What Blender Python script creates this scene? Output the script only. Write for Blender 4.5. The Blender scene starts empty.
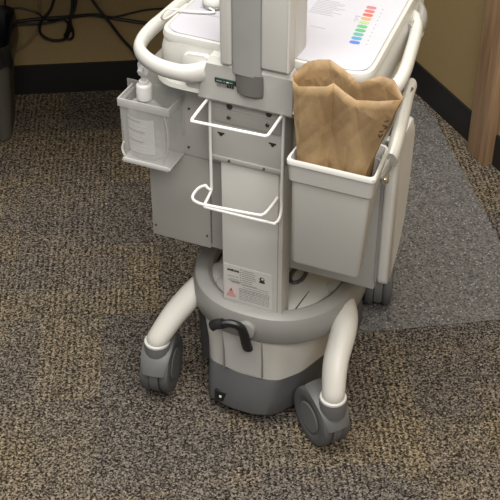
import bpy, bmesh, math, random
from mathutils import Vector, Matrix
random.seed(7)
C = bpy.context.scene.collection
R = math.radians

# ------------------------------------------------------------------ materials
def new_mat(name):
    m = bpy.data.materials.new(name); m.use_nodes = True
    nt = m.node_tree; nt.nodes.clear()
    out = nt.nodes.new('ShaderNodeOutputMaterial')
    b = nt.nodes.new('ShaderNodeBsdfPrincipled')
    nt.links.new(b.outputs[0], out.inputs[0])
    return m, nt, b, out

def plastic(name, col, rough=0.4, var=0.06, bump=0.03, scale=60, metallic=0.0, spec=0.5):
    m, nt, b, out = new_mat(name)
    tc = nt.nodes.new('ShaderNodeTexCoord')
    n = nt.nodes.new('ShaderNodeTexNoise'); n.inputs['Scale'].default_value = scale; n.inputs['Detail'].default_value = 3
    nt.links.new(tc.outputs['Object'], n.inputs['Vector'])
    n2 = nt.nodes.new('ShaderNodeTexNoise'); n2.inputs['Scale'].default_value = 9; n2.inputs['Detail'].default_value = 2
    nt.links.new(tc.outputs['Object'], n2.inputs['Vector'])
    cr = nt.nodes.new('ShaderNodeValToRGB')
    cr.color_ramp.elements[0].position = .3; cr.color_ramp.elements[1].position = .7
    cr.color_ramp.elements[0].color = (*[c * (1 - var) for c in col], 1)
    cr.color_ramp.elements[1].color = (*[min(1, c * (1 + var)) for c in col], 1)
    nt.links.new(n2.outputs['Fac'], cr.inputs[0]); nt.links.new(cr.outputs[0], b.inputs['Base Color'])
    bp = nt.nodes.new('ShaderNodeBump'); bp.inputs['Strength'].default_value = bump; bp.inputs['Distance'].default_value = .002
    n.inputs['Scale'].default_value = scale * 6
    nt.links.new(n.outputs['Fac'], bp.inputs['Height']); nt.links.new(bp.outputs[0], b.inputs['Normal'])
    b.inputs['Roughness'].default_value = rough; b.inputs['Metallic'].default_value = metallic
    b.inputs['Specular IOR Level'].default_value = spec
    return m

def clear(name, col, opac, rough=.12):
    m, nt, b, out = new_mat(name)
    b.inputs['Base Color'].default_value = (*col, 1); b.inputs['Roughness'].default_value = rough
    t = nt.nodes.new('ShaderNodeBsdfTransparent'); mx = nt.nodes.new('ShaderNodeMixShader')
    lw = nt.nodes.new('ShaderNodeLayerWeight'); lw.inputs[0].default_value = .35
    ma = nt.nodes.new('ShaderNodeMath'); ma.operation = 'MULTIPLY_ADD'
    ma.inputs[1].default_value = .45; ma.inputs[2].default_value = opac; ma.use_clamp = True
    nt.links.new(lw.outputs['Facing'], ma.inputs[0])
    nt.links.new(ma.outputs[0], mx.inputs[0]); nt.links.new(t.outputs[0], mx.inputs[1]); nt.links.new(b.outputs[0], mx.inputs[2])
    nt.links.new(mx.outputs[0], out.inputs[0])
    return m

M = {}
M['white'] = plastic('white_plastic', (.60, .59, .555), .38, .03)
M['shell'] = plastic('shell_plastic', (.58, .57, .535), .4, .03)
M['legw'] = plastic('leg_white', (.62, .60, .55), .4, .03)
M['wire'] = plastic('white_wire', (.80, .79, .76), .35, .02)
M['sheet'] = plastic('grey_sheet_metal', (.40, .39, .36), .42, .04)
M['plate'] = plastic('plate_metal', (.52, .505, .475), .4, .05)
M['column'] = plastic('column_metal', (.57, .555, .52), .42, .04)
M['groove'] = plastic('mast_channel', (.30, .30, .285), .45, .06)
M['scoop'] = plastic('scoop_grey', (.14, .135, .125), .5, .06)
M['ring'] = plastic('ring_grey', (.29, .285, .27), .42, .05)
M['skirt'] = plastic('skirt_grey', (.085, .085, .086), .5, .08)
M['tyre'] = plastic('wheel_rubber', (.095, .095, .095), .6, .1)
M['hood'] = plastic('caster_hood', (.125, .125, .125), .5, .08)
M['hub'] = plastic('wheel_hub', (.135, .135, .135), .5, .08)
M['black'] = plastic('black_rubber', (.012, .012, .013), .38, .1)
M['cable'] = plastic('black_cable', (.008, .0085, .011), .45, .1)
M['dark'] = plastic('dark_gap', (.02, .02, .02), .7, .1)
M['screw'] = plastic('screw_steel', (.10, .095, .085), .4, .1, metallic=.6)
M['chrome'] = plastic('chrome', (.7, .7, .7), .18, .02, metallic=1)
M['bin'] = plastic('bin_plastic', (.50, .49, .455), .42, .03)
M['rim'] = plastic('bin_rim', (.66, .65, .615), .38, .03)
M['label'] = plastic('label_white', (.60, .585, .55), .5, .03, 0)
M['ink'] = plastic('grey_ink', (.25, .24, .235), .6, .1, 0)
M['blackink'] = plastic('black_ink', (.015, .015, .016), .6, .1, 0)
M['red'] = plastic('red_ink', (.55, .09, .07), .6, .1, 0)
M['pink'] = plastic('pink_label', (.66, .57, .54), .6, .03, 0)
M['green'] = plastic('green_label', (.006, .045, .03), .5, .1, 0)
M['paper'] = plastic('paper', (.50, .50, .555), .6, .03, .02)
M['paperink'] = plastic('paper_ink', (.37, .37, .40), .7, .05, 0)
M['pumpw'] = plastic('pump_white', (.72, .71, .68), .35, .02)
M['beige'] = plastic('beige_cord', (.22, .15, .09), .6, .2)
M['binl'] = plastic('waste_bin_grey', (.085, .08, .07), .5, .08)
M['liner'] = plastic('liner_black', (.008, .008, .008), .3, .1)
M['clear'] = clear('clear_acrylic', (.78, .78, .75), .10)
M['clearedge'] = clear('acrylic_rim', (.62, .62, .60), .42)
M['bottle'] = clear('bottle_plastic', (.82, .83, .82), .16)
M['blabel'] = clear('bottle_label', (.82, .82, .80), .62, .4)
M['pumpc'] = clear('pump_clear', (.85, .85, .84), .45)
for i, c in enumerate([(.10, .20, .55), (.10, .30, .50), (.12, .38, .30), (.13, .38, .20), (.14, .40, .20), (.35, .50, .25), (.75, .33, .15), (.72, .13, .11), (.62, .16, .15), (.45, .20, .22)]):
    M['swatch%d' % i] = plastic('chart_colour_%d' % i, c, .6, .02, 0)

def kraft():
    m, nt, b, out = new_mat('kraft_paper')
    tc = nt.nodes.new('ShaderNodeTexCoord')
    n = nt.nodes.new('ShaderNodeTexNoise'); n.inputs['Scale'].default_value = 22; n.inputs['Detail'].default_value = 5
    mp = nt.nodes.new('ShaderNodeMapping'); mp.inputs['Scale'].default_value = (1, 1, .5)
    nt.links.new(tc.outputs['Object'], mp.inputs[0]); nt.links.new(mp.outputs[0], n.inputs['Vector'])
    cr = nt.nodes.new('ShaderNodeValToRGB')
    cr.color_ramp.elements[0].position = .3; cr.color_ramp.elements[1].position = .72
    cr.color_ramp.elements[0].color = (.23, .145, .068, 1); cr.color_ramp.elements[1].color = (.40, .27, .14, 1)
    nt.links.new(n.outputs['Fac'], cr.inputs[0]); nt.links.new(cr.outputs[0], b.inputs['Base Color'])
    bp = nt.nodes.new('ShaderNodeBump'); bp.inputs['Strength'].default_value = .6; bp.inputs['Distance'].default_value = .008
    nt.links.new(n.outputs['Fac'], bp.inputs['Height']); nt.links.new(bp.outputs[0], b.inputs['Normal'])
    vv = nt.nodes.new('ShaderNodeTexVoronoi'); vv.feature = 'F1'; vv.distance = 'MANHATTAN'; vv.inputs['Scale'].default_value = 21; vv.inputs['Randomness'].default_value = 1
    mp2 = nt.nodes.new('ShaderNodeMapping'); mp2.inputs['Scale'].default_value = (1, 1, .45); mp2.inputs['Rotation'].default_value = (.3, .5, .2)
    nt.links.new(tc.outputs['Object'], mp2.inputs[0]); nt.links.new(mp2.outputs[0], vv.inputs['Vector'])
    bp2 = nt.nodes.new('ShaderNodeBump'); bp2.inputs['Strength'].default_value = .55; bp2.inputs['Distance'].default_value = .012
    nt.links.new(vv.outputs['Distance'], bp2.inputs['Height']); nt.links.new(bp.outputs[0], bp2.inputs['Normal']); nt.links.new(bp2.outputs[0], b.inputs['Normal'])
    b.inputs['Roughness'].default_value = .55
    return m
M['kraft'] = kraft()

def wood():
    m, nt, b, out = new_mat('oak_wood')
    tc = nt.nodes.new('ShaderNodeTexCoord'); mp = nt.nodes.new('ShaderNodeMapping')
    mp.inputs['Scale'].default_value = (40, 40, 2.2)
    n = nt.nodes.new('ShaderNodeTexNoise'); n.inputs['Scale'].default_value = 2.0; n.inputs['Detail'].default_value = 6
    nt.links.new(tc.outputs['Object'], mp.inputs[0]); nt.links.new(mp.outputs[0], n.inputs['Vector'])
    cr = nt.nodes.new('ShaderNodeValToRGB')
    cr.color_ramp.elements[0].position = .3; cr.color_ramp.elements[1].position = .75
    cr.color_ramp.elements[0].color = (.24, .14, .075, 1); cr.color_ramp.elements[1].color = (.44, .285, .165, 1)
    nt.links.new(n.outputs['Fac'], cr.inputs[0]); nt.links.new(cr.outputs[0], b.inputs['Base Color'])
    b.inputs['Roughness'].default_value = .45
    return m
M['wood'] = wood()

def wallmat():
    m, nt, b, out = new_mat('tan_wall_paint')
    tc = nt.nodes.new('ShaderNodeTexCoord')
    n = nt.nodes.new('ShaderNodeTexNoise'); n.inputs['Scale'].default_value = 120; n.inputs['Detail'].default_value = 3
    nt.links.new(tc.outputs['Object'], n.inputs['Vector'])
    cr = nt.nodes.new('ShaderNodeValToRGB')
    cr.color_ramp.elements[0].color = (.26, .185, .08, 1); cr.color_ramp.elements[1].color = (.30, .215, .10, 1)
    nt.links.new(n.outputs['Fac'], cr.inputs[0]); nt.links.new(cr.outputs[0], b.inputs['Base Color'])
    bp = nt.nodes.new('ShaderNodeBump'); bp.inputs['Strength'].default_value = .2; bp.inputs['Distance'].default_value = .002
    nt.links.new(n.outputs['Fac'], bp.inputs['Height']); nt.links.new(bp.outputs[0], b.inputs['Normal'])
    b.inputs['Roughness'].default_value = .7
    return m
M['wall'] = wallmat()
M['base'] = plastic('black_cove_base', (.012, .011, .0115), .5, .1)
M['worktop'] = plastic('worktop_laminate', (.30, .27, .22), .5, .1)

def carpet():
    m, nt, b, out = new_mat('carpet_tiles')
    L = nt.links.new
    def node(t, **k):
        n = nt.nodes.new(t)
        for a, v in k.items(): setattr(n, a, v)
        return n
    def math_(op, a, b_=None, c=None, clamp=False):
        n = node('ShaderNodeMath', operation=op, use_clamp=clamp)
        for i, v in enumerate((a, b_, c)):
            if v is None: continue
            if isinstance(v, (int, float)): n.inputs[i].default_value = v
            else: L(v, n.inputs[i])
        return n.outputs[0]
    tc = node('ShaderNodeTexCoord')
    mp = node('ShaderNodeMapping'); mp.inputs['Rotation'].default_value = (0, 0, R(-4)); mp.inputs['Location'].default_value = (.055, .035, 0)
    L(tc.outputs['Object'], mp.inputs[0])
    def rects(sx, sy, off):
        sc = node('ShaderNodeMapping'); sc.inputs['Scale'].default_value = (1 / sx, 1 / sy, 1); sc.inputs['Location'].default_value = (off, off * .6, 0)
        L(mp.outputs[0], sc.inputs[0])
        fl = node('ShaderNodeVectorMath', operation='FLOOR'); L(sc.outputs[0], fl.inputs[0])
        wn = node('ShaderNodeTexWhiteNoise', noise_dimensions='2D'); L(fl.outputs[0], wn.inputs['Vector'])
        return wn.outputs['Value']
    r1 = rects(.125, .25, 0.0); r2 = rects(.25, .11, 3.3); r3 = rects(.5, .5, 7.1)
    t = math_('ADD', math_('MULTIPLY', r1, .45), math_('MULTIPLY', r2, .35))
    t = math_('ADD', t, math_('MULTIPLY', r3, .2))
    lo = node('ShaderNodeTexNoise'); lo.inputs['Scale'].default_value = 5; lo.inputs['Detail'].default_value = 2; L(mp.outputs[0], lo.inputs['Vector'])
    t = math_('ADD', t, math_('MULTIPLY', math_('SUBTRACT', lo.outputs['Fac'], .5), .5))
    tone = node('ShaderNodeValToRGB')
    e = tone.color_ramp.elements
    e[0].position = .25; e[0].color = (.108, .094, .081, 1)
    e[1].position = .75; e[1].color = (.157, .126, .084, 1)
    e2 = tone.color_ramp.elements.new(.5); e2.color = (.130, .109, .085, 1)
    L(t, tone.inputs[0])
    # loop speckle
    n1 = node('ShaderNodeTexNoise'); n1.inputs['Scale'].default_value = 200; n1.inputs['Detail'].default_value = 2.5; n1.inputs['Roughness'].default_value = .65
    L(mp.outputs[0], n1.inputs['Vector'])
    vo = node('ShaderNodeTexVoronoi'); vo.inputs['Scale'].default_value = 330; L(mp.outputs[0], vo.inputs['Vector'])
    sp = math_('ADD', math_('MULTIPLY', math_('SUBTRACT', n1.outputs['Fac'], .5), 5.0), 1.0)
    # ribs, only in some rectangles
    wv = node('ShaderNodeTexWave', wave_type='BANDS', bands_direction='X'); wv.inputs['Scale'].default_value = 26; wv.inputs['Distortion'].default_value = .8
    wv.inputs['Detail'].default_value = 1; wv.inputs['Detail Scale'].default_value = 8
    L(mp.outputs[0], wv.inputs['Vector'])
    ribm = math_('GREATER_THAN', r1, .5)
    rib = math_('MULTIPLY', math_('SUBTRACT', wv.outputs['Fac'], .5), math_('MULTIPLY', ribm, .6))
    sp = math_('ADD', sp, rib)
    cellv = node('ShaderNodeSeparateColor'); L(vo.outputs['Color'], cellv.inputs[0])
    sp = math_('ADD', sp, math_('MULTIPLY', math_('SUBTRACT', math_('POWER', cellv.outputs[0], 1.6), .385), 2.3))
    sp = math_('MAXIMUM', sp, .12)
    mul = node('ShaderNodeVectorMath', operation='SCALE'); L(tone.outputs[0], mul.inputs[0]); L(sp, mul.inputs['Scale'])
    L(mul.outputs[0], b.inputs['Base Color'])
    bp = node('ShaderNodeBump'); bp.inputs['Strength'].default_value = .6; bp.inputs['Distance'].default_value = .004
    L(sp, bp.inputs['Height']); L(bp.outputs[0], b.inputs['Normal'])
    b.inputs['Roughness'].default_value = .95; b.inputs['Specular IOR Level'].default_value = .1
    return m
M['carpet'] = carpet()

def matmat():
    m, nt, b, out = new_mat('clear_vinyl_mat')
    L = nt.links.new
    tc = nt.nodes.new('ShaderNodeTexCoord')
    vo = nt.nodes.new('ShaderNodeTexVoronoi'); vo.inputs['Scale'].default_value = 85; vo.inputs['Randomness'].default_value = .9
    L(tc.outputs['Object'], vo.inputs['Vector'])
    n = nt.nodes.new('ShaderNodeTexNoise'); n.inputs['Scale'].default_value = 210; n.inputs['Detail'].default_value = 2
    L(tc.outputs['Object'], n.inputs['Vector'])
    lt = nt.nodes.new('ShaderNodeMath'); lt.operation = 'LESS_THAN'; lt.inputs[1].default_value = .15
    L(vo.outputs['Distance'], lt.inputs[0])
    cr = nt.nodes.new('ShaderNodeValToRGB')
    cr.color_ramp.elements[0].position = .35; cr.color_ramp.elements[1].position = .65
    cr.color_ramp.elements[0].color = (.075, .071, .069, 1); cr.color_ramp.elements[1].color = (.27, .26, .25, 1)
    L(n.outputs['Fac'], cr.inputs[0])
    mx = nt.nodes.new('ShaderNodeMix'); mx.data_type = 'RGBA'
    L(lt.outputs[0], mx.inputs[0]); L(cr.outputs[0], mx.inputs[6]); mx.inputs[7].default_value = (.55, .54, .52, 1)
    L(mx.outputs[2], b.inputs['Base Color'])
    bp = nt.nodes.new('ShaderNodeBump'); bp.inputs['Strength'].default_value = .35; bp.inputs['Distance'].default_value = .003
    L(n.outputs['Fac'], bp.inputs['Height']); L(bp.outputs[0], b.inputs['Normal'])
    b.inputs['Roughness'].default_value = .38
    t = nt.nodes.new('ShaderNodeBsdfTransparent'); ms = nt.nodes.new('ShaderNodeMixShader'); ms.inputs[0].default_value = .72
    L(t.outputs[0], ms.inputs[1]); L(b.outputs[0], ms.inputs[2]); L(ms.outputs[0], out.inputs[0])
    return m
M['mat'] = matmat()

# ------------------------------------------------------------------ mesh builder
class B:
    """collects shapes (in one thing's local metres) and links them as ONE mesh object"""
    def __init__(s): s.bm = bmesh.new(); s.mats = []
    def mi(s, m):
        if m not in s.mats: s.mats.append(m)
        return s.mats.index(m)
    def merge(s, t, m, mtx=None):
        if mtx is not None: bmesh.ops.transform(t, matrix=mtx, verts=t.verts)
        i = s.mi(m)
        for f in t.faces: f.material_index = i
        bmesh.ops.recalc_face_normals(t, faces=t.faces)
        me = bpy.data.meshes.new('tmp'); t.to_mesh(me); t.free()
        s.bm.from_mesh(me); bpy.data.meshes.remove(me)
        return s
    def box(s, a, b, m, bev=.003, seg=2, mtx=None):
        t = bmesh.new(); bmesh.ops.create_cube(t, size=1)
        for v in t.verts:
            v.co = Vector([(a[k] + b[k]) / 2 + v.co[k] * (b[k] - a[k]) for k in range(3)])
        if bev > 0: bmesh.ops.bevel(t, geom=list(t.edges), offset=bev, segments=seg, profile=.5, affect='EDGES')
        return s.merge(t, m, mtx)
    def prism(s, poly, h0, h1, m, axis='z', bev=.003, seg=2, mtx=None):
        t = bmesh.new()
        def P(p, h):
            return {'z': (p[0], p[1], h), 'y': (p[0], h, p[1]), 'x': (h, p[0], p[1])}[axis]
        n = len(poly)
        lo = [t.verts.new(P(p, h0)) for p in poly]; hi = [t.verts.new(P(p, h1)) for p in poly]
        t.faces.new(lo[::-1]); t.faces.new(hi)
        for i in range(n): t.faces.new((lo[i], lo[(i + 1) % n], hi[(i + 1) % n], hi[i]))
        if bev > 0:
            ee = [e for e in t.edges if len(e.link_faces) == 2 and any(len(f.verts) == n and n > 4 or True for f in e.link_faces)]
            top = [e for e in t.edges if (e.verts[0] in lo and e.verts[1] in lo) or (e.verts[0] in hi and e.verts[1] in hi)]
            bmesh.ops.bevel(t, geom=top, offset=bev, segments=seg, profile=.5, affect='EDGES')
        return s.merge(t, m, mtx)
    def loft(s, rings, m, cap=(True, True), closed=True, mtx=None):
        t = bmesh.new(); vs = [[t.verts.new(p) for p in r] for r in rings]; n = len(rings[0])
        for a, b in zip(vs, vs[1:]):
            for i in range(n if closed else n - 1):
                j = (i + 1) % n; t.faces.new((a[i], a[j], b[j], b[i]))
        if cap[0]: t.faces.new(vs[0][::-1])
        if cap[1]: t.faces.new(vs[-1])
        return s.merge(t, m, mtx)
    def tube(s, path, r, m, n=10, sub=6, smooth=True, up=None, closed=False, mtx=None):
        """r: number, or function f(0..1)->(rw, rh)"""
        P = [Vector(p) for p in path]
        if smooth:
            Q = []; N = len(P); rng = range(N if closed else N - 1)
            for i in rng:
                if closed: p0, p1, p2, p3 = P[i - 1], P[i], P[(i + 1) % N], P[(i + 2) % N]
                else: p0, p1, p2, p3 = P[max(i - 1, 0)], P[i], P[i + 1], P[min(i + 2, N - 1)]
                for k in range(sub):
                    u = k / sub
                    Q.append(.5 * ((2 * p1) + (p2 - p0) * u + (2 * p0 - 5 * p1 + 4 * p2 - p3) * u * u + (3 * p1 - p0 - 3 * p2 + p3) * u ** 3))
            if not closed: Q.append(P[-1])
        else: Q = P
        K = len(Q); rings = []; side = None
        for i, q in enumerate(Q):
            if closed: d = Q[(i + 1) % K] - Q[i - 1]
            else: d = Q[min(i + 1, K - 1)] - Q[max(i - 1, 0)]
            d.normalize()
            if up is not None:
                side = d.cross(Vector(up)); side.normalize()
            else:
                if side is None:
                    side = d.orthogonal().normalized()
                else:
                    side = (side - d * side.dot(d)).normalized()
            w = side.cross(d).normalized()
            rr = r(i / (K - 1)) if callable(r) else (r, r)
            if isinstance(rr, (int, float)): rr = (rr, rr)
            rings.append([q + side * (rr[0] * math.cos(a)) + w * (rr[1] * math.sin(a)) for a in [2 * math.pi * k / n for k in range(n)]])
        if closed: rings.append(rings[0])
        return s.loft(rings, m, (not closed, not closed), True, mtx)
    def lathe(s, prof, m, n=28, mtx=None, sx=1, sy=1):
        rings = [[(r * sx * math.cos(2 * math.pi * k / n), r * sy * math.sin(2 * math.pi * k / n), z) for k in range(n)] for r, z in prof]
        return s.loft(rings, m, (True, True), True, mtx)
    def text(s, body, size, m, mtx):
        cu = bpy.data.curves.new('txt', 'FONT'); cu.body = body; cu.size = size; cu.extrude = .00012; cu.offset = .00035; cu.align_x = 'LEFT'; cu.resolution_u = 2
        o = bpy.data.objects.new('txt', cu)
        me = bpy.data.meshes.new_from_object(o)
        t = bmesh.new(); t.from_mesh(me); bpy.data.meshes.remove(me); bpy.data.objects.remove(o); bpy.data.curves.remove(cu)
        return s.merge(t, m, mtx)
    def build(s, name, parent=None, smooth=True, angle=35):
        me = bpy.data.meshes.new(name); s.bm.to_mesh(me); s.bm.free()
        for m in s.mats: me.materials.append(M[m])
        o = bpy.data.objects.new(name, me); C.objects.link(o)
        if parent: o.parent = parent
        if smooth:
            me.polygons.foreach_set('use_smooth', [True] * len(me.polygons))
            bm = bmesh.new(); bm.from_mesh(me)
            for e in bm.edges:
                e.smooth = not (len(e.link_faces) == 2 and e.calc_face_angle(0) > R(angle))
            bm.to_mesh(me); bm.free()
        return o

def rrect(u0, u1, v0, v1, r, n=6):
    pts = []
    for cx, cy, a0 in ((u1 - r, v1 - r, 0), (u0 + r, v1 - r, 90), (u0 + r, v0 + r, 180), (u1 - r, v0 + r, 270)):
        for k in range(n + 1):
            a = R(a0 + 90 * k / n); pts.append((cx + r * math.cos(a), cy + r * math.sin(a)))
    return pts
def lift(poly, z): return [(p[0], p[1], z) for p in poly]
def rpoly(poly, r, n=5):
    """polygon with each corner rounded by radius-ish r"""
    out = []; N = len(poly)
    for i in range(N):
        p = Vector(poly[i]); a = Vector(poly[i - 1]); b = Vector(poly[(i + 1) % N])
        da = (a - p); db = (b - p)
        ra = min(r, da.length * .45); rb = min(r, db.length * .45)
        s, e = p + da.normalized() * ra, p + db.normalized() * rb
        for k in range(n + 1):
            t = k / n; q = s * (1 - t) ** 2 + p * 2 * t * (1 - t) + e * t * t
            out.append((q.x, q.y))
    return out
def oval(cx, cy, rx, ry, n=48, e=2.3):
    pts = []
    for k in range(n):
        a = 2 * math.pi * k / n; c, s = math.cos(a), math.sin(a)
        pts.append((cx + rx * math.copysign(abs(c) ** (2 / e), c), cy + ry * math.copysign(abs(s) ** (2 / e), s)))
    return pts

def thing(name, label, cat, loc=(0, 0, 0), rotz=0, group=None):
    o = bpy.data.objects.new(name, None); o.empty_display_size = .05; C.objects.link(o)
    o.location = loc; o.rotation_euler = (0, 0, rotz)
    o['label'] = label; o['category'] = cat
    if group: o['group'] = group
    return o
def tag(o, label, cat, group=None):
    o['label'] = label; o['category'] = cat
    if group: o['group'] = group
    return o
def struct(o): o['kind'] = 'structure'; return o

# ------------------------------------------------------------------ room
bl = B(); t = bmesh.new()
for p in ((-3.2, -1.2), (2.6, -1.2), (2.6, 3.4), (-3.2, 3.4)): t.verts.new((*p, 0))
t.faces.new(t.verts); bl.merge(t, 'carpet'); struct(bl.build('floor', smooth=False))

bd = Vector((.9956, .0935, 0)); b0 = Vector((-.32, 2.907, 0)); bn = Vector((.0935, -.9956, 0))       # back wall line, normal into room
corner = Vector((.423, 2.977, 0)); rd = Vector((.400, -.9165, 0)); rn = Vector((-.9165, -.400, 0))     # right wall
def slab(p, q, n, z0, z1, th, m, name, back=True):
    """upright slab along p->q; its face lies on the line, the thickness goes away from the room (or into it)"""
    k = -th if back else th
    poly = [p, q, q + n * k, p + n * k]
    o = B().prism([(v.x, v.y) for v in poly], z0, z1, m, 'z', 0).build(name, smooth=False); return struct(o)
slab(b0 - bd * 2.9, corner, bn, 0, 2.4, .08, 'wall', 'wall_back')
slab(corner, corner + rd * 4.5, rn, 0, 2.4, .08, 'wall', 'wall_right')
slab(b0 - bd * 2.9 + bn * .0005, corner - bd * .004, bn, 0, .088, .006, 'base', 'baseboard_back', False)
def along(s): return corner + rd * s
bs = .405    # start of the oak upright along the right wall
slab(along(.006) + rn * .0005, along(bs - .001), rn, 0, .088, .006, 'base', 'baseboard_right', False)
slab(along(bs + .083) + rn * .0005, along(4.5), rn, 0, .088, .006, 'base', 'baseboard_right', False)

# unseen worktop along the back wall, added above the view to shade the alcove
wt = B().prism([(-1.9, 2.10), (.06, 2.27), (.10, 2.935), (-1.9, 2.745)], .70, .735, 'worktop', 'z', .004).build('unseen_worktop_1')
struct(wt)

# oak upright on the right wall
up = thing('wooden_upright', 'oak veneered upright board standing on the carpet against the tan wall at right', 'board', tuple(along(bs)), math.atan2(rd.y, rd.x))
B().box((0, -.030, 0), (.079, -.0008, 1.25), 'wood', .0015).build('board', up)
B().box((.079, -.030, 0), (.082, -.0008, 1.25), 'wood', .0006).build('edge_band', up)

# ------------------------------------------------------------------ chair mat
mt = B(); poly = rpoly([(.10, 1.872), (.622, 1.945), (.492, 2.76), (.455, 2.845), (.13, 2.85)], .02)
mt.prism(poly, .0004, .0020, 'mat', 'z', .0006, 1)
tag(mt.build('chair_mat'), 'clear speckled vinyl chair mat lying on the carpet at right', 'mat')

# ------------------------------------------------------------------ the cart
CY = R(-23); CP = Vector((.02, 1.73, 0))
cart = thing('medical_cart', 'white and grey wheeled medical cart with tall mast and round grey base ring', 'cart', tuple(CP), CY)
def wdir(x, y):    # world direction -> cart direction
    a = -CY; return Vector((x * math.cos(a) - y * math.sin(a), x * math.sin(a) + y * math.cos(a), 0))

# lower base: white housing, dark skirt
white_plan = [(-.078, -.062), (-.02, -.074), (.03, -.074), (.064, -.066), (.096, -.026), (.128, .06), (.128, .24), (-.108, .24), (-.108, .06), (-.10, -.02)]
def scale_plan(pl, k, dv=0): return [(.012 + (x - .012) * k, .08 + (y - .08) * k + dv) for x, y in pl]
hs = B()
P0 = rpoly(white_plan, .014, 3)
hs.loft([lift(scale_plan(P0, 1.0), .095), lift(scale_plan(P0, 1.015), .15), lift(scale_plan(P0, 1.05), .20), lift(scale_plan(P0, 1.06), .235)], 'legw')
hs.build('base_housing', cart)
fp = B()
fp.loft([lift([(-.042, -.073), (.035, -.077), (.035, -.05), (-.042, -.05)], .104), lift([(-.042, -.0755), (.035, -.0795), (.035, -.05), (-.042, -.05)], .15),
         lift([(-.042, -.084), (.035, -.087), (.035, -.05), (-.042, -.05)], .204)], 'white')
fp.build('front_panel', cart)
for u in (-.043, .036):
    sm = B(); sm.box((u - .0007, -.0800, .106), (u + .0007, -.06, .206), 'ink', 0); sm.build('panel_seam', cart)
sk = B()
sk_top = rpoly([(x * 1.0, y) for x, y in scale_plan(white_plan, 1.012)], .012, 3)
sk_bot = rpoly([(-.072, -.090), (-.02, -.103), (.03, -.102), (.062, -.090), (.098, -.034), (.134, .06), (.134, .25), (-.114, .25), (-.114, .06), (-.104, -.02)], .014, 3)
sk.loft([lift(scale_plan(sk_bot, .97), .022), lift(sk_bot, .03), lift(scale_plan(sk_bot, .985), .07), lift(sk_top, .1)], 'skirt')
sk.build('base_skirt', cart)
si = B()      # dark flank left of the housing
si.loft([lift(rrect(-.128, -.085, -.005, .24, .012), .04), lift(rrect(-.132, -.085, -.012, .24, .012), .21)], 'skirt')
si.build('base_flank', cart)
rb = B()      # chassis running back to the rear casters
rb.box((-.10, .2, .06), (.124, .36, .12), 'skirt', .012); rb.build('chassis', cart)
dk = B(); dk.box((-.055, -.0985, .033), (-.029, -.085, .060), 'black', .002, mtx=Matrix.Rotation(0, 4, 'Z')); sw = dk.build('power_inlet', cart)
B().box((-.0445, -.1, .044), (-.040, -.097, .049), 'wire', .0006).build('indicator', sw)

# bumper ring
rg = B(); cx, cy = .008, .09
prof = [(0.0, .206), (.004, .212), (.005, .252), (0.001, .264), (-.008, .270), (-.022, .270), (-.03, .263), (-.032, .242), (-.032, .207)]
rings = []
for off, z in prof: rings.append(lift(oval(cx, cy, .157 + off, .178 + off), z))
rg.loft(rings + [rings[0]], 'ring', (False, False)); rg.build('bumper_ring', cart)
cv = B(); ins = oval(cx, cy, .126, .147)
cv.loft([lift(ins, .20), lift(ins, .240), lift(oval(cx, cy, .118, .139), .249), lift(oval(cx, cy, .09, .11), .256)], 'white')
cov = cv.build('base_cover', cart)
B().tube([(x, y, .2455) for x, y in oval(cx, cy, .1245, .1455, 40)], .0018, 'dark', 6, closed=True, smooth=False).build('cover_gap', cart)
pt = B(); pt.tube([(x, y, .2575) for x, y in oval(.050, .066, .013, .027, 24, 2)], .0042, 'skirt', 8, closed=True, smooth=False, mtx=None)
pt.build('cable_port', cov)
B().prism(oval(.046, .106, .03, .016, 20, 2), .2535, .262, 'black', 'z', .002).build('cable_recess', cov)
B().tube([(.077, -.068, .2535), (.080, -.03, .2535), (.086, .03, .2555)], .0009, 'dark', 6).build('cover_seam', cov)

# cord hook / brake lever
hk = B(); hk.tube([(.012, -.090, .185), (.012, -.098, .205), (.012, -.108, .235), (.008, -.116, .258), (-.008, -.122, .266), (-.024, -.128, .262)],
                  lambda t: (.0105 - .002 * t, .0075), 'black', 10, up=(0, 1, .3))
hk.tube([(-.020, -.128, .266), (-.033, -.130, .262), (-.041, -.131, .255)], lambda t: (.0100, .0100 - .002 * t), 'black', 10)
hk.build('lever', cart)
B().lathe([(.0001, 0), (.016, 0), (.018, .004), (.017, .02), (.0001, .024)], 'ring', 24, Matrix.Translation((.012, -.0935, .237)) @ Matrix.Rotation(R(90), 4, 'X') @ Matrix.Translation((0, 0, -.012))).build('lever_boss', cart)

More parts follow.
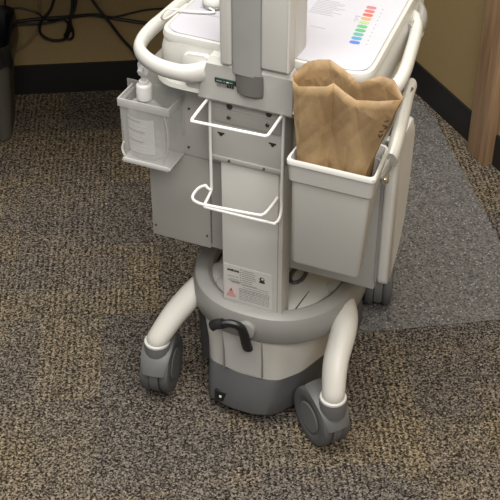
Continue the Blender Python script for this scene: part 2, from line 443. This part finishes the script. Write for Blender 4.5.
# legs and casters
def caster(wx, wy, roll, stem_back=.014, f0=25, f1=160, dz=0):
    """twin wheel caster; roll = rolling direction in cart coordinates"""
    a = math.atan2(roll.y, roll.x); mt = Matrix.Translation((wx, wy, dz)) @ Matrix.Rotation(a, 4, 'Z')
    r = .060; h = B()
    arc = [(r * .99 * math.cos(R(q)), r + r * .99 * math.sin(R(q))) for q in range(-62, 211, 8)]
    h.prism(arc + [(-.01, .03)], -.0085, .0085, 'hood', 'y', .003, 2, mt)
    # arched fender over both wheels and the neck under the leg
    rings = []
    for q in range(f0, f1, 9):
        ca, sa = math.cos(R(q)), math.sin(R(q)); w = .022 + .008 * math.sin(R((q - f0) / (f1 - f0) * 180))
        rings.append([(rr * ca, s * w, r + rr * sa) for rr, s in ((.0612, -1), (.0645, -.8), (.066, 0), (.0645, .8), (.0612, 1), (.058, .0))])
    h.loft(rings, 'hood', mtx=mt)
    sx = -stem_back
    h.loft([[(sx + (.026 * k) * math.cos(t), (.026 * k) * math.sin(t), z) for t in [2 * math.pi * i / 20 for i in range(20)]] for k, z in ((.98, .095), (1.02, .112), (.98, .124), (.93, .132))], 'hood', mtx=mt)
    ca = h.build('caster', cart)
    for s in (-1, 1):
        w = B()
        prof = [(.012, -.0015), (.034, -.0015), (.038, .0005), (.051, .0012), (.0575, -.001), (.060, -.006), (.060, -.014), (.057, -.0185), (.02, -.0185)]
        prof = [(rr, z) for rr, z in prof]
        w.lathe(prof, 'tyre', 36, mt @ Matrix.Translation((0, s * .0285, r)) @ Matrix.Rotation(R(-90 * s), 4, 'X'))
        w.lathe([(.033, -.001), (.030, .0012), (.0001, .0016)], 'hub', 28, mt @ Matrix.Translation((0, s * .0285, r)) @ Matrix.Rotation(R(-90 * s), 4, 'X'))
        w.build('wheel', ca)
    B().lathe([(.024, .128), (.0252, .130), (.0248, .134), (.023, .135)], 'white', 24, mt @ Matrix.Translation((sx, 0, 0))).build('stem_collar', ca)
    return mt @ Vector((sx, 0, .132))
rollL = wdir(-.22, -.97); rollR = wdir(.47, -.88)
sL = caster(-.184, -.066, rollL, -.020, 15, 130); sR = caster(.157, -.074, rollR, -.036, 10, 125)
sRR = caster(.130, .352, wdir(.1, .99), dz=.0022); sRL = caster(-.105, .352, wdir(.1, .99))
def leg(path, w0=.023, w1=.030):
    return B().tube(path, lambda t: (w0 * (1 - t) + w1 * t, w0 * (1 - t) + w1 * t + .004 * math.sin(math.pi * t)), 'legw', 18, 6).build('leg', cart)
leg([tuple(sL), (sL.x + .003, sL.y + .003, .142), (-.155, -.045, .185), (-.12, .0, .228), (-.09, .04, .238)], .0195, .025)
leg([tuple(sR), (sR.x - .001, sR.y + .003, .146), (sR.x - .010, sR.y + .035, .186), (.165, .01, .225), (.125, .075, .238)], .0195, .026)
leg([tuple(sRR), (.127, .34, .16), (.11, .29, .175), (.08, .22, .175)], .022, .03)
leg([tuple(sRL), (-.103, .34, .16), (-.085, .29, .175), (-.06, .22, .175)], .022, .03)

# body cabinet
bd_ = B(); bd_.prism([(-.203, -.03), (.226, -.03), (.226, .045), (.185, .16), (-.17, .16), (-.203, .10)], .350, .703, 'sheet', 'z', .003); body = bd_.build('body', cart)
B().box((-.2035, -.0318, .349), (-.086, -.0285, .556), 'sheet', .001).build('access_panel', cart)
B().box((-.086, -.0300, .36), (-.083, -.0288, .70), 'dark', 0).build('panel_gap', cart)
B().box((-.163, -.0345, .545), (-.058, -.0285, .702), 'plate', .0015).build('mounting_plate', cart)
B().box((.07, -.0335, .545), (.105, -.0285, .702), 'plate', .0015).build('mounting_plate', cart)
B().box((.2262, -.0325, .372), (.2295, -.028, .66), 'ink', 0).build('panel_gap', cart)
def screws(pts, v, r=.004, name='screw', m='screw'):
    for u, z in pts:
        s = B(); s.lathe([(r, 0), (r, .0012), (r * .8, .002), (r * .45, .002), (r * .3, .0008), (.0001, .0008)], m, 14, Matrix.Translation((u, v, z)) @ Matrix.Rotation(R(90), 4, 'X')).build(name, cart)
screws([(-.197, .371), (-.093, .376)], -.0318, .0022)
screws([(-.119, .640), (-.122, .562)], -.0345, .0022)

# side panel and accessory bar on the right
pp = [(-.029, .365), (-.029, .650), (.0, .655), (.06, .662), (.072, .62), (.068, .52), (.058, .455), (.035, .405), (.005, .375), (-.015, .363)]
sp = B(); sp.prism(rpoly(pp, .012, 3), .229, .247, 'column', 'x', .005, 2); sp.build('side_panel', cart)
sb = B()
sb.tube([(.2475, -.066, .650), (.246, -.05, .656), (.238, .0, .662), (.229, .055, .667), (.222, .10, .668), (.216, .14, .667)], lambda t: (.0095 + .002 * math.sin(math.pi * min(1, t * 1.2)), .021 - .006 * t), 'white', 14, up=(0, 0, 1)); bar = sb.build('side_rail', cart)
B().box((.222, .075, .679), (.228, .110, .6825), 'skirt', .001).build('rail_slot', bar)
for vv in (-.02, .09): B().box((.205, vv - .008, .645), (.235 - vv * .15, vv + .008, .660), 'white', .003).build('rail_bracket', bar)

# column
co = B(); co.box((-.046, -.07, .20), (.060, -.025, .60), 'column', .003); col = co.build('column', cart)
B().box((.060, -.0675, .20), (.068, -.03, .60), 'column', .001).build('column_edge', cart)
B().box((-.060, -.0725, .585), (.068, -.028, .703), 'plate', .002).build('rack_plate', cart)
B().box((-.055, -.0755, .655), (.064, -.071, .681), 'sheet', .001).build('cross_strip', cart)
B().box((-.062, -.0745, .578), (.070, -.070, .587), 'sheet', .001).build('plate_lip', cart)
screws([(-.027, .687), (.042, .689)], -.0725, .0052)
screws([(-.027, .668), (.041, .670)], -.0755, .0035)
screws([(-.028, .5825), (.035, .583)], -.0745, .0022)
for u, z in ((-.043, .632), (.049, .634)):
    kh = B(); kh.box((u - .006, -.0732, z - .001), (u + .006, -.0722, z + .002), 'dark', 0); kh.lathe([(.0032, 0), (.0032, .001), (.0001, .0011)], 'dark', 12, Matrix.Translation((u, -.0722, z - .002)) @ Matrix.Rotation(R(90), 4, 'X')); kh.build('keyhole_slot', cart)

# type label on the column
FR = Matrix.Translation((0, 0, 0)) @ Matrix.Rotation(R(90), 4, 'X')   # text plane facing -v
lb = B(); V = -.0705
lb.box((-.043, V, .276), (.051, V + .001, .357), 'label', 0)
def ink(u0, u1, z, h=.0011, m='ink', w=V): lb.box((u0, w - .0003, z), (u1, w + .0005, z + h), m, 0)
lb.text('SAMSUNG', .0058, 'blackink', Matrix.Translation((-.036, V - .0003, .3435)) @ FR @ Matrix.Diagonal((.86, 1, 1, 1)))
random.seed(3)
for k in range(8):
    z = .350 - k * .0045; ink(-.008, .012 + random.random() * .012, z)
for k in range(3): ink(-.036 + .004 * k, -.014, .331 - k * .006, .0009)
for k in range(5): ink(-.036 + .002 * k, -.012, .3225 - k * .0012, .0004)
for k in range(6): ink(-.0115, -.0095, .350 - k * .006, .0022)
lb.box((.026, V - .0003, .333), (.037, V + .0005, .337), 'blackink', 0)
lb.lathe([(.0048, 0), (.0048, .0004), (.0001, .0005)], 'blackink', 16, Matrix.Translation((.0315, V, .3415)) @ Matrix.Rotation(R(90), 4, 'X'))
lb.lathe([(.0026, .0005), (.0001, .0007)], 'label', 12, Matrix.Translation((.0325, V, .3425)) @ Matrix.Rotation(R(90), 4, 'X'))
for k in range(2): ink(-.009 + .003 * k, .045, .3165 - k * .005, .0008)
lb.box((-.040, V - .0002, .281), (-.016, V + .0005, .309), 'pink', 0)
tri = B  # warning triangle
for (a, b) in (((-.034, .291), (-.029, .303)), ((-.029, .303), (-.024, .291)), ((-.034, .291), (-.024, .291))):
    lb.tube([(a[0], V - .0002, a[1]), (b[0], V - .0002, b[1])], .0006, 'red', 5, smooth=False)
lb.box((-.0297, V - .0006, .296), (-.0283, V, .301), 'blackink', 0); lb.box((-.0297, V - .0006, .2927), (-.0283, V, .2943), 'blackink', 0)
for k in range(3): lb.box((-.038, V - .0004, .288 - k * .0022), (-.020, V, .2888 - k * .0022), 'red', 0)
for k in range(8):
    z = .3065 - k * .0036; u = -.013
    while u < .044:
        d = .002 + random.random() * .006
        ink(u, min(.046, u + d), z, .0016 if k < 3 else .0011); u += d + .0012
lb.build('type_label', cart)

# wire rack on the column: top hoop, uprights, lower hooks
wr = B(); r = .0026
up_l, up_r = -.059, .070
wr.tube([(up_l, -.077, .702), (up_l - .0, -.10, .701), (up_l + .001, -.146, .699), (up_l + .004, -.152, .699), (up_l + .012, -.1535, .699), (up_r - .012, -.1495, .699), (up_r - .003, -.148, .699), (up_r, -.141, .699), (up_r, -.10, .701), (up_r, -.077, .702)], r, 'wire', 8, 3)
wr.tube([(up_l, -.077, .702), (up_l, -.080, .66), (up_l, -.081, .54), (up_l, -.083, .518), (up_l - .004, -.098, .502), (up_l - .002, -.105, .500), (up_l + .010, -.106, .499), (up_r - .012, -.104, .499), (up_r - .002, -.102, .500), (up_r + .001, -.092, .504), (up_r + .001, -.083, .520), (up_r, -.081, .55), (up_r, -.080, .66), (up_r, -.077, .702)], r, 'wire', 8, 3)
wr.tube([(-.070, -.080, .525), (-.078, -.090, .524), (-.080, -.108, .522), (-.076, -.119, .520), (-.064, -.124, .519), (-.045, -.1245, .519), (.038, -.117, .519), (.049, -.114, .520), (.054, -.108, .523), (.057, -.085, .526), (.058, -.070, .528)], r, 'wire', 8, 3)
wr.tube([(up_l, -.083, .520), (-.064, -.084, .523), (-.070, -.080, .525)], r, 'wire', 8, 3)
wr.build('wire_rack', cart)

# upper shell, tray, pedestal
sh = B()
def shell_ring(z, du, dv, r=.04): return lift(rpoly([(-.149 - du, -.080 - dv), (.208 + du, -.086 - dv), (.186 + du, .298), (-.139 - du, .298)], r, 6), z)
sh.loft([shell_ring(.703, -.02, -.02), shell_ring(.716, .0, .0), shell_ring(.74, .006, .003), shell_ring(.770, .004, .003), shell_ring(.789, .0, .0)], 'shell')
sh.build('upper_shell', cart)
ff = B()
ff.loft([lift(rrect(-.140, .190, -.070, .29, .05), .703), lift(rrect(-.160, .200, -.086, .29, .055), .707), lift(rrect(-.166, .204, -.094, .29, .055), .713), lift(rrect(-.163, .202, -.090, .29, .055), .719), lift(rrect(-.148, .198, -.07, .29, .05), .724)], 'shell')
ff.build('shell_flange', cart)
ty = B()
tp = rpoly([(-.150, -.080), (.211, -.088), (.189, .30), (-.140, .30)], .035, 6)
def tin(k): return [(.03 + (x - .03) * (1 - k / .18), .1 + (y - .1) * (1 - k / .19)) for x, y in tp]
ti = tin(.0085)
ty.loft([lift(tin(.003), .786), lift(tin(.0005), .7875), lift(tp, .795), lift(tin(.0018), .801), lift(tin(.0045), .8025), lift(tin(.0068), .802), lift(ti, .7995)], 'white')
ty.build('tray_top', cart)
pd = B()
pd.loft([[(-.074, -.086, .700), (.088, -.086, .700), (.088, -.02, .700), (-.074, -.02, .700)],
         [(-.073, -.094, .708), (.089, -.094, .708), (.089, -.02, .708), (-.073, -.02, .708)],
         [(-.052, -.104, .778), (.094, -.104, .778), (.094, -.02, .778), (-.052, -.02, .778)],
         [(-.048, -.098, .789), (.090, -.098, .789), (.090, -.02, .789), (-.048, -.02, .789)]], 'shell')
pd.build('mast_pedestal', cart, angle=20)
gl = B()
gm = Matrix.Translation((-.039, -.1002, .7450)) @ Matrix.Rotation(R(8), 4, 'X')
gl.box((0, -.001, 0), (.036, .003, .009), 'green', .0005, 1, gm)
for a, b_ in ((.003, .013), (.015, .018), (.020, .0245), (.0255, .031)): gl.box((a, -.0014, .0035), (b_, 0, .0055), 'wire' if a == .020 else 'ring', 0, 1, gm)
for k in range(7): gl.box((.003 + k * .0043, -.0008, -.0065), (.003 + k * .0043 + .0028, .003, -.0018), 'blackink' if k > 3 else 'ink', 0, 1, gm)
gl.build('green_label', cart)

mc = B(); mc.box((-.024, -.088, .76), (.088, -.03, 1.18), 'shell', .006); mast = mc.build('mast', cart)
B().box((-.026, -.110, .784), (-.0072, -.085, 1.18), 'shell', .004, 3).build('mast_rail', cart)
B().box((.0422, -.110, .790), (.090, -.085, 1.18), 'shell', .004, 3).build('mast_rail', cart)
B().box((.0855, -.1115, .793), (.0885, -.110, 1.18), 'white', .0006, 1).build('rail_trim', cart)
ch = B(); rings = []
for z in (.772, 1.18): rings.append([(.0175 + .0245 * math.sin(R(q)), -.1045 - .005 * math.cos(R(q)), z) for q in range(-90, 91, 15)])
ch.loft([r + [(r[-1][0], -.085, r[0][2]), (r[0][0], -.085, r[0][2])] for r in rings], 'groove'); ch.build('mast_channel', cart)
sc = B()
def srow(z, w, v, b): return [(.0215 + w * s, v + b * abs(s) ** 2.5, z) for s in [-1 + k / 6 for k in range(13)]] + [(.0215 + w, -.07, z), (.0215 - w, -.07, z)]
sc.loft([srow(.729, .014, -.098, .006), srow(.732, .020, -.1045, .006), srow(.737, .0215, -.1090, .006), srow(.752, .0225, -.1090, .004), srow(.7745, .023, -.1090, .003)], 'scoop')
sc.build('cable_scoop', cart)

# handles
hl = B()
hl.tube([(-.058, -.088, .755), (-.074, -.106, .756), (-.095, -.116, .758), (-.127, -.117, .761), (-.157, -.105, .763), (-.180, -.082, .763), (-.191, -.051, .763), (-.194, -.012, .763), (-.193, .025, .762), (-.188, .08, .764), (-.178, .14, .766), (-.165, .19, .768), (-.135, .205, .768)], lambda t: (.0102, .0142 + .004 * max(0, 1 - t * 6)), 'white', 16, 6, up=(0, 0, 1)); hl.build('handle', cart)
hb = B(); hb.prism(rpoly([(-.100, .778), (-.051, .781), (-.060, .728), (-.079, .712), (-.100, .725)], .010, 4), -.0905, -.07, 'white', 'y', .003, 3); hb.build('handle_socket', cart)
hr = B()
hr.tube([(.185, -.048, .752), (.212, -.044, .754), (.231, -.026, .756), (.234, .0, .757), (.2305, .04, .758), (.226, .07, .759), (.219, .115, .760), (.209, .165, .761), (.195, .196, .762), (.170, .206, .763)], lambda t: (.0105, .0150), 'white', 16, 6, up=(0, 0, 1)); hr.build('handle', cart)
fb = B()
fb.tube([(.14, .285, .757), (.165, .268, .757), (.188, .243, .757), (.204, .212, .757), (.208, .18, .757), (.200, .15, .757)], lambda t: (.0105, .018), 'ring', 14, 6, up=(0, 0, 1)); fb.build('front_bumper', cart)

# small loop of white cable under the holder
B().tube([(-.235, -.06, .56), (-.238, -.062, .545), (-.228, -.064, .532), (-.212, -.05, .528), (-.203, -.025, .53)], .0022, 'wire', 8).build('cable_loop', cart)
# dark knob under the holder
B().lathe([(.0001, 0), (.0075, 0), (.0085, .003), (.0075, .007), (.004, .0075), (.0035, .005), (.0001, .005)], 'skirt', 20, Matrix.Translation((-.149, -.0345, .535)) @ Matrix.Rotation(R(90), 4, 'X')).build('knob', cart)

def cartthing(name, label, cat, loc, group=None):
    w = CP + Vector((loc[0] * math.cos(CY) - loc[1] * math.sin(CY), loc[0] * math.sin(CY) + loc[1] * math.cos(CY), loc[2]))
    return thing(name, label, cat, tuple(w), CY, group)
def off(o, loc):   # parts modelled in cart coordinates under a thing whose base sits at loc
    for c in o.children: c.data.transform(Matrix.Translation([-k for k in loc]))

# ------------------------------------------------------------------ hanging bin
bl_ = (.180, -.13, .48); wb = cartthing('hanging_bin', 'light grey plastic bin with white rim hanging on the right of the cart back', 'bin', bl_)
def bring(z, ul, ur, v0, v1, t=0, r=.010): return lift(rpoly([(ul + t, v0 + t), (ur - t, v0 + t), (ur - t - (ur - ul) * .06, v1 - t), (ul + t + (ur - ul) * .02, v1 - t)], r, 5), z)
b_ = B()
b_.loft([bring(.4785, .1205, .2345, -.162, -.124), bring(.483, .118, .237, -.164, -.122), bring(.66, .116, .247, -.166, -.082), bring(.66, .116, .247, -.166, -.082, .002), bring(.49, .118, .237, -.164, -.122, .002)], 'bin', (True, True)); b_.build('bin_body', wb)
rm = B()
rm.loft([bring(.641, .1150, .2480, -.1675, -.0805), bring(.643, .1130, .2500, -.1695, -.0785), bring(.672, .1115, .2525, -.1710, -.077)], 'bin', (False, False))
rm.loft([bring(.672, .1115, .2525, -.1710, -.077), bring(.674, .1095, .2545, -.1730, -.075), bring(.680, .1095, .2545, -.1730, -.075), bring(.683, .1112, .2528, -.1712, -.077), bring(.682, .1140, .2500, -.1685, -.079), bring(.665, .1175, .2465, -.165, -.083), bring(.642, .1180, .246, -.1645, -.083)], 'rim', (False, False)); rm.build('rim', wb)
hg = B(); hg.box((.14, -.081, .60), (.215, -.0338, .612), 'plate', .002); hg.box((.14, -.081, .60), (.215, -.0775, .66), 'plate', .001); hg.build('hanger', wb)
kn = B(); kn.box((.236, -.108, .628), (.2465, -.0338, .655), 'sheet', .001)
kn.lathe([(.003, 0), (.003, .010), (.0062, .011), (.0068, .015), (.005, .019), (.0001, .020)], 'chrome', 16, Matrix.Translation((.251, -.094, .640)) @ Matrix.Rotation(R(90), 4, 'X'))
kn.build('clamp_screw', wb)
off(wb, bl_)

# ------------------------------------------------------------------ paper bag in the bin
bgl = (.180, -.128, .4915)
top = [(.112, -.155, .811), (.124, -.161, .806), (.167, -.160, .815), (.173, -.146, .815), (.192, -.150, .806), (.210, -.152, .798), (.228, -.158, .805), (.246, -.162, .810), (.277, -.152, .814),
       (.274, -.125, .803), (.266, -.101, .789), (.250, -.098, .812), (.230, -.099, .815), (.213, -.101, .806), (.197, -.102, .797), (.174, -.100, .813), (.149, -.095, .822), (.130, -.094, .818), (.113, -.095, .811), (.098, -.100, .796), (.102, -.13, .802)]
low = [(.1225, -.155), (.130, -.158), (.160, -.1575), (.170, -.147), (.184, -.151), (.198, -.147), (.210, -.155), (.222, -.158), (.2335, -.155),
       (.2345, -.125), (.230, -.096), (.220, -.094), (.208, -.093), (.198, -.094), (.186, -.095), (.172, -.095), (.158, -.093), (.146, -.093), (.136, -.093), (.127, -.096), (.1225, -.125)]
rings = []; random.seed(11); NL = 8
for k in range(NL + 1):
    t = k / NL; row = []
    for (a, b, z1), (c, d) in zip(top, low):
        z0 = .676
        s = t ** 1.1
        j = .0020 * math.sin(math.pi * t) ** .5 if 0 < k < NL else 0
        row.append((c + (a - c) * s + random.uniform(-j, j), d + (b - d) * s + random.uniform(-j, j), z0 + (z1 - z0) * t + random.uniform(-j, j)))
    rings.append(row)
base = [[(.178 + (x - .178) * .9, -.139 + (y + .127) * k, z) for x, y in low] for z, k in ((.4925, .34), (.56, .5))]
pb = B(); pb.loft(base + rings, 'kraft', (True, False))
bag = pb.build('paper_bag', smooth=True, angle=26)
bag.data.transform(Matrix.Translation([-k for k in bgl]))
sol = bag.modifiers.new('thickness', 'SOLIDIFY'); sol.thickness = .0009; sol.offset = 0
w = cartthing('x', 'x', 'x', bgl); bag.location = w.location; bag.rotation_euler = (0, 0, CY); bpy.data.objects.remove(w)
tag(bag, 'open crumpled brown kraft paper bag standing in the light grey hanging bin', 'bag')
pr = B()     # dark print on the right flank of the bag
random.seed(5)
for (u, z, du, dz) in ((.257, .777, .006, .002), (.2545, .770, .007, -.003), (.2575, .764, .004, .005), (.2505, .758, .006, .001), (.249, .752, .003, -.005), (.2525, .750, .003, .004)):
    pr.tube([(u, -.1575, z), (u + du * .5, -.1573, z + dz * .2), (u + du, -.157, z + dz)], .0008, 'blackink', 5, 3)
pr_o = pr.build('printed_mark', bag); pr_o.data.transform(Matrix.Translation([-k for k in bgl]))

# ------------------------------------------------------------------ clear holder with hand sanitizer
hol = (-.176, -.062, .545); ho = cartthing('bottle_holder', 'clear plastic box holder fixed on the left of the cart back', 'holder', hol)
u0, u1, v0, v1 = -.222, -.131, -.088, -.0365
a = B()
a.prism(rpoly([(u0 + .006, .548), (u1 - .004, .548), (u1, .66), (u0, .66)], .006, 3), v0, v0 + .002, 'clear', 'y', 0)
a.build('front_wall', ho)
a = B(); a.box((u0, v0, .548), (u0 + .002, v1, .66), 'clear', 0); a.build('side_wall', ho)
a = B(); a.box((u1 - .002, v0, .548), (u1, v1, .66), 'clear', 0); a.build('side_wall', ho)
a = B(); a.box((u0 - .012, v1, .585), (u1 + .004, v1 + .0018, .674), 'clear', .0008); a.build('back_plate', ho)
a = B(); a.box((u0, v0 - .006, .5445), (u1, v1, .5475), 'clearedge', .001); a.box((u0 + .002, v0 - .008, .544), (u1 - .002, v0 - .004, .553), 'clearedge', .0015); a.build('floor_plate', ho)
a = B()
a.box((u0 - .003, v0 - .003, .652), (u1 + .003, v0 + .0005, .667), 'clearedge', .001); a.box((u0 - .003, v0, .652), (u0, v1, .667), 'clearedge', .001); a.box((u1, v0, .652), (u1 + .003, v1, .667), 'clearedge', .001)
a.build('holder_rim', ho)
a = B(); a.tube([(u1 - .008, v0 - .001, .655), (u1 - .003, v0 - .001, .62), (u1 - .004, v0 - .001, .585), (u1 - .014, v0 - .001, .558)], .0014, 'clearedge', 6); a.build('moulded_edge', ho)
off(ho, hol)
bot = (-.187, -.063, .5482); bo = cartthing('sanitizer_bottle', 'clear pump bottle of hand sanitizer standing in the clear holder', 'bottle', bot)
BT = Matrix.Identity(4)
B().lathe([(.020, 0), (.031, .002), (.033, .008), (.033, .085), (.030, .098), (.018, .108), (.0125, .112), (.0125, .118)], 'bottle', 28, sx=1, sy=.62).build('bottle_body', bo)
lbm = B(); lbm.loft([[(.0338 * math.sin(R(q)), -.0338 * .63 * math.cos(R(q)), z) for q in range(-62, 45, 8)] for z in (.014, .082)], 'blabel', (False, False), False)
for k in range(9):
    z = .075 - k * .0066
    lbm.loft([[(.0342 * math.sin(R(q)), -.0342 * .63 * math.cos(R(q)), zz) for q in range(-54, 6 + (k * 37) % 20, 6)] for zz in (z, z + .0022)], 'ink' if k % 3 == 0 else 'pumpw', (False, False), False)
lbm.build('bottle_label', bo)
B().lathe([(.0125, .112), (.0135, .113), (.0135, .137), (.0125, .139), (.009, .141), (.008, .146), (.0001, .146)], 'pumpw', 24).build('pump_collar', bo)
ph = B(); ph.lathe([(.0045, .144), (.0045, .156), (.0085, .159), (.0085, .179), (.006, .183), (.0001, .184)], 'pumpc', 20)
ph.tube([(0, 0, .174), (.002, -.010, .175), (.003, -.018, .171)], .0042, 'pumpc', 10); ph.build('pump_head', bo)

# ------------------------------------------------------------------ on the tray
pap = (.02, .1, .8032)
ps = B(); pq = tin(.0095)
ps.prism(pq, .8005, .8020, 'paper', 'z', 0)
sheet = B()
def tput(bm_, u0, u1, v0, v1, m, z=.8021): bm_.box((u0, v0, z - .0001), (u1, v1, z + .0002), m, 0)
ds = ps
skew = lambda v: .153 - (v - .008) * .11
for k in range(10):
    v = .006 + k * .0137; u = skew(v)
    t = bmesh.new()
    pts = oval(u, v, .0085, .0052, 16, 3)
    t.faces.new([t.verts.new((x, y, .8023)) for x, y in pts]); ds.merge(t, 'swatch%d' % k)
    tput(ds, u + .018, u + .020, v, v + .0015, 'ink', .8022)
random.seed(9)
for k in range(4): tput(ds, .128 - k * .001, .131 + .003 * (k % 2), .072 + k * .006, .075 + k * .006, 'paperink')
for blk, (va, vb) in enumerate(((.03, .034), (.075, .13), (.145, .19))):
    v = va
    while v < vb:
        tput(ds, .045 + .004 * blk if blk != 0 else .07, .085 + random.random() * .02, v, v + .0018, 'paperink'); v += .0055
for v in (.0, .02, .06, .1): tput(ds, -.12, -.06 + .01 * random.random(), v, v + .0018, 'paperink')
so = ds.build('paper_sheet', smooth=False)
w = cartthing('x', 'x', 'x', pap); so.location = w.location; so.rotation_euler = (0, 0, CY); bpy.data.objects.remove(w)
so.data.transform(Matrix.Translation((-pap[0], -pap[1], -.8032 + .0)))
tag(so, 'printed paper sheet with a column of coloured ovals lying on the cart tray', 'paper')
ms = (-.100, .043, .8035); mo = cartthing('mouse', 'small white rounded mouse lying on the paper left of the mast', 'mouse', ms)
mm = B(); mm.loft([lift(oval(0, 0, .020 * k, .028 * k, 28, 2.2), z) for k, z in ((.93, 0), (1, .005), (.96, .012), (.8, .018), (.5, .0215), (.2, .0225))], 'pumpw'); mm.build('mouse_body', mo)
B().tube([(x, y, .006) for x, y in oval(0, 0, .0203, .0283, 28, 2.2)], .0011, 'ring', 6, closed=True, smooth=False).build('seam', mo)
mb = B(); mb.tube([(.0, -.028, .004), (.012, -.036, .0025), (-.012, -.046, .0025), (-.035, -.052, .003), (-.048, -.056, .0045), (-.062, -.060, .004), (-.072, -.060, -.012), (-.078, -.03, -.03), (-.074, .04, -.035)], .0019, 'wire', 8); mb.build('cord', mo)

# ------------------------------------------------------------------ waste bin at left
wbn = thing('waste_bin', 'dark grey waste bin with black liner at the left edge against the wall', 'bin', (-.716, 2.70, 0), R(5))
q = B(); q.loft([lift(rrect(-.085, .085, -.075, .095, .03), 0), lift(rrect(-.09, .09, -.08, .10, .03), .006), lift(rrect(-.116, .116, -.105, .125, .035), .275), lift(rrect(-.12, .12, -.109, .129, .035), .28), lift(rrect(-.114, .114, -.103, .123, .035), .28), lift(rrect(-.088, .088, -.078, .098, .03), .01)], 'binl'); q.build('bin_body', wbn)
q = B(); random.seed(4)
rr_ = rrect(-.1215, .1215, -.111, .131, .036)
jj = [random.uniform(-.022, .012) for _ in rr_]
q.loft([[(x * 1.012, y * 1.012, .232 + j) for (x, y), j in zip(rr_, jj)], lift(rr_, .279), [(x * .98, y * .98, .288) for x, y in rr_], lift(rrect(-.108, .108, -.098, .118, .034), .272), lift(rrect(-.10, .10, -.09, .11, .03), .17)], 'liner', (False, True)); q.build('liner', wbn)

# ------------------------------------------------------------------ cables on the back wall
def onwall(x, z, d=.008): return (x, 2.907 + (x + .32) * .0935 / .9956 - d, z)
def cable(pts, r, label, name='cable', m='cable', cat='cable', grp=None):
    o = B().tube([onwall(x, z, d) for x, z, d in pts], r, m, 8, 6).build(name)
    tag(o, label, cat, grp); return o
cable([(-.95, .25, .012), (-.80, .236, .012), (-.642, .226, .012), (-.556, .231, .014), (-.472, .236, .018), (-.414, .235, .012), (-.368, .223, .01), (-.284, .203, .008), (-.236, .200, .008), (-.10, .22, .008), (.05, .30, .008), (.12, .48, .008), (.13, .70, .008)], .0045, 'thick black cable running sideways along the wall behind the knot')
cable([(-.95, .225, .012), (-.80, .222, .012), (-.64, .222, .021), (-.556, .222, .022), (-.52, .226, .024), (-.49, .232, .026), (-.475, .20, .02), (-.49, .182, .012)], .003, 'black cable entering the knot from the waste bin side')
cable([(-.47, .70, .01), (-.455, .45, .01), (-.430, .32, .012), (-.409, .272, .016), (-.378, .224, .02), (-.345, .163, .012), (-.316, .119, .009), (-.29, .06, .012), (-.26, .02, .02), (-.20, .007, .05)], .0042, 'black cable dropping diagonally down the wall beside the cart handle')
cable([(-.46, .70, .012), (-.49, .40, .014), (-.515, .277, .024), (-.548, .232, .028), (-.556, .194, .022), (-.531, .169, .016), (-.494, .170, .016), (-.480, .202, .028), (-.471, .243, .032), (-.459, .274, .026), (-.43, .42, .016), (-.42, .70, .012)], .0038, 'black cable hanging in a wide round loop on the wall')
cable([(-.455, .70, .014), (-.458, .40, .02), (-.464, .28, .034), (-.474, .235, .040), (-.485, .20, .032), (-.493, .182, .022), (-.484, .170, .018), (-.472, .178, .022), (-.468, .205, .036), (-.470, .24, .042), (-.452, .29, .034), (-.44, .45, .02), (-.437, .70, .016)], .0034, 'black cable tied in the small tight knot at the side of the round loop')
cable([(-.60, .70, .01), (-.61, .40, .01), (-.64, .275, .01), (-.60, .262, .01), (-.56, .248, .012), (-.53, .236, .034), (-.49, .248, .048), (-.455, .244, .03), (-.414, .2395, .024), (-.368, .229, .02), (-.282, .240, .008), (-.186, .253, .008), (.0, .34, .008), (.06, .50, .008), (.07, .70, .008)], .0024, 'thin black cable rising to the right across the tan wall')
bc = cable([(-.70, .70, .02), (-.71, .30, .02), (-.72, .12, .012), (-.66, .105, .010), (-.636, .129, .008), (-.596, .157, .008), (-.565, .197, .008), (-.553, .25, .01), (-.55, .40, .01), (-.55, .70, .01)], .0034, 'dull brown cord hanging in a low curve beside the waste bin', 'cord', 'beige', 'cord')

# ------------------------------------------------------------------ light, world, camera
wd = bpy.data.worlds.new('room_ambient'); bpy.context.scene.world = wd; wd.use_nodes = True
wd.node_tree.nodes['Background'].inputs[0].default_value = (.93, .95, 1, 1); wd.node_tree.nodes['Background'].inputs[1].default_value = .24
def area(name, loc, rot, sx, sy, power, col):
    l = bpy.data.lights.new(name, 'AREA'); l.shape = 'RECTANGLE'; l.size = sx; l.size_y = sy; l.energy = power; l.color = col
    o = bpy.data.objects.new(name, l); C.objects.link(o); o.location = loc; o.rotation_euler = rot; return o
area('ceiling_light', (-.15, 1.25, 2.75), (0, 0, 0), 1.8, 1.2, 80, (1, .965, .90))
area('ceiling_light', (.5, -.6, 2.75), (R(14), 0, 0), 1.8, 1.2, 72, (1, .965, .91))
cd = bpy.data.cameras.new('camera'); cam = bpy.data.objects.new('camera', cd); C.objects.link(cam)
cam.location = (0, 0, 1.7); cam.rotation_euler = (R(52), 0, 0); cd.sensor_width = 36; cd.lens = 86.4
cd.clip_start = .05
sc_ = bpy.context.scene; sc_.camera = cam
sc_.view_settings.view_transform = 'Standard'; sc_.view_settings.look = 'None'; sc_.view_settings.exposure = 0
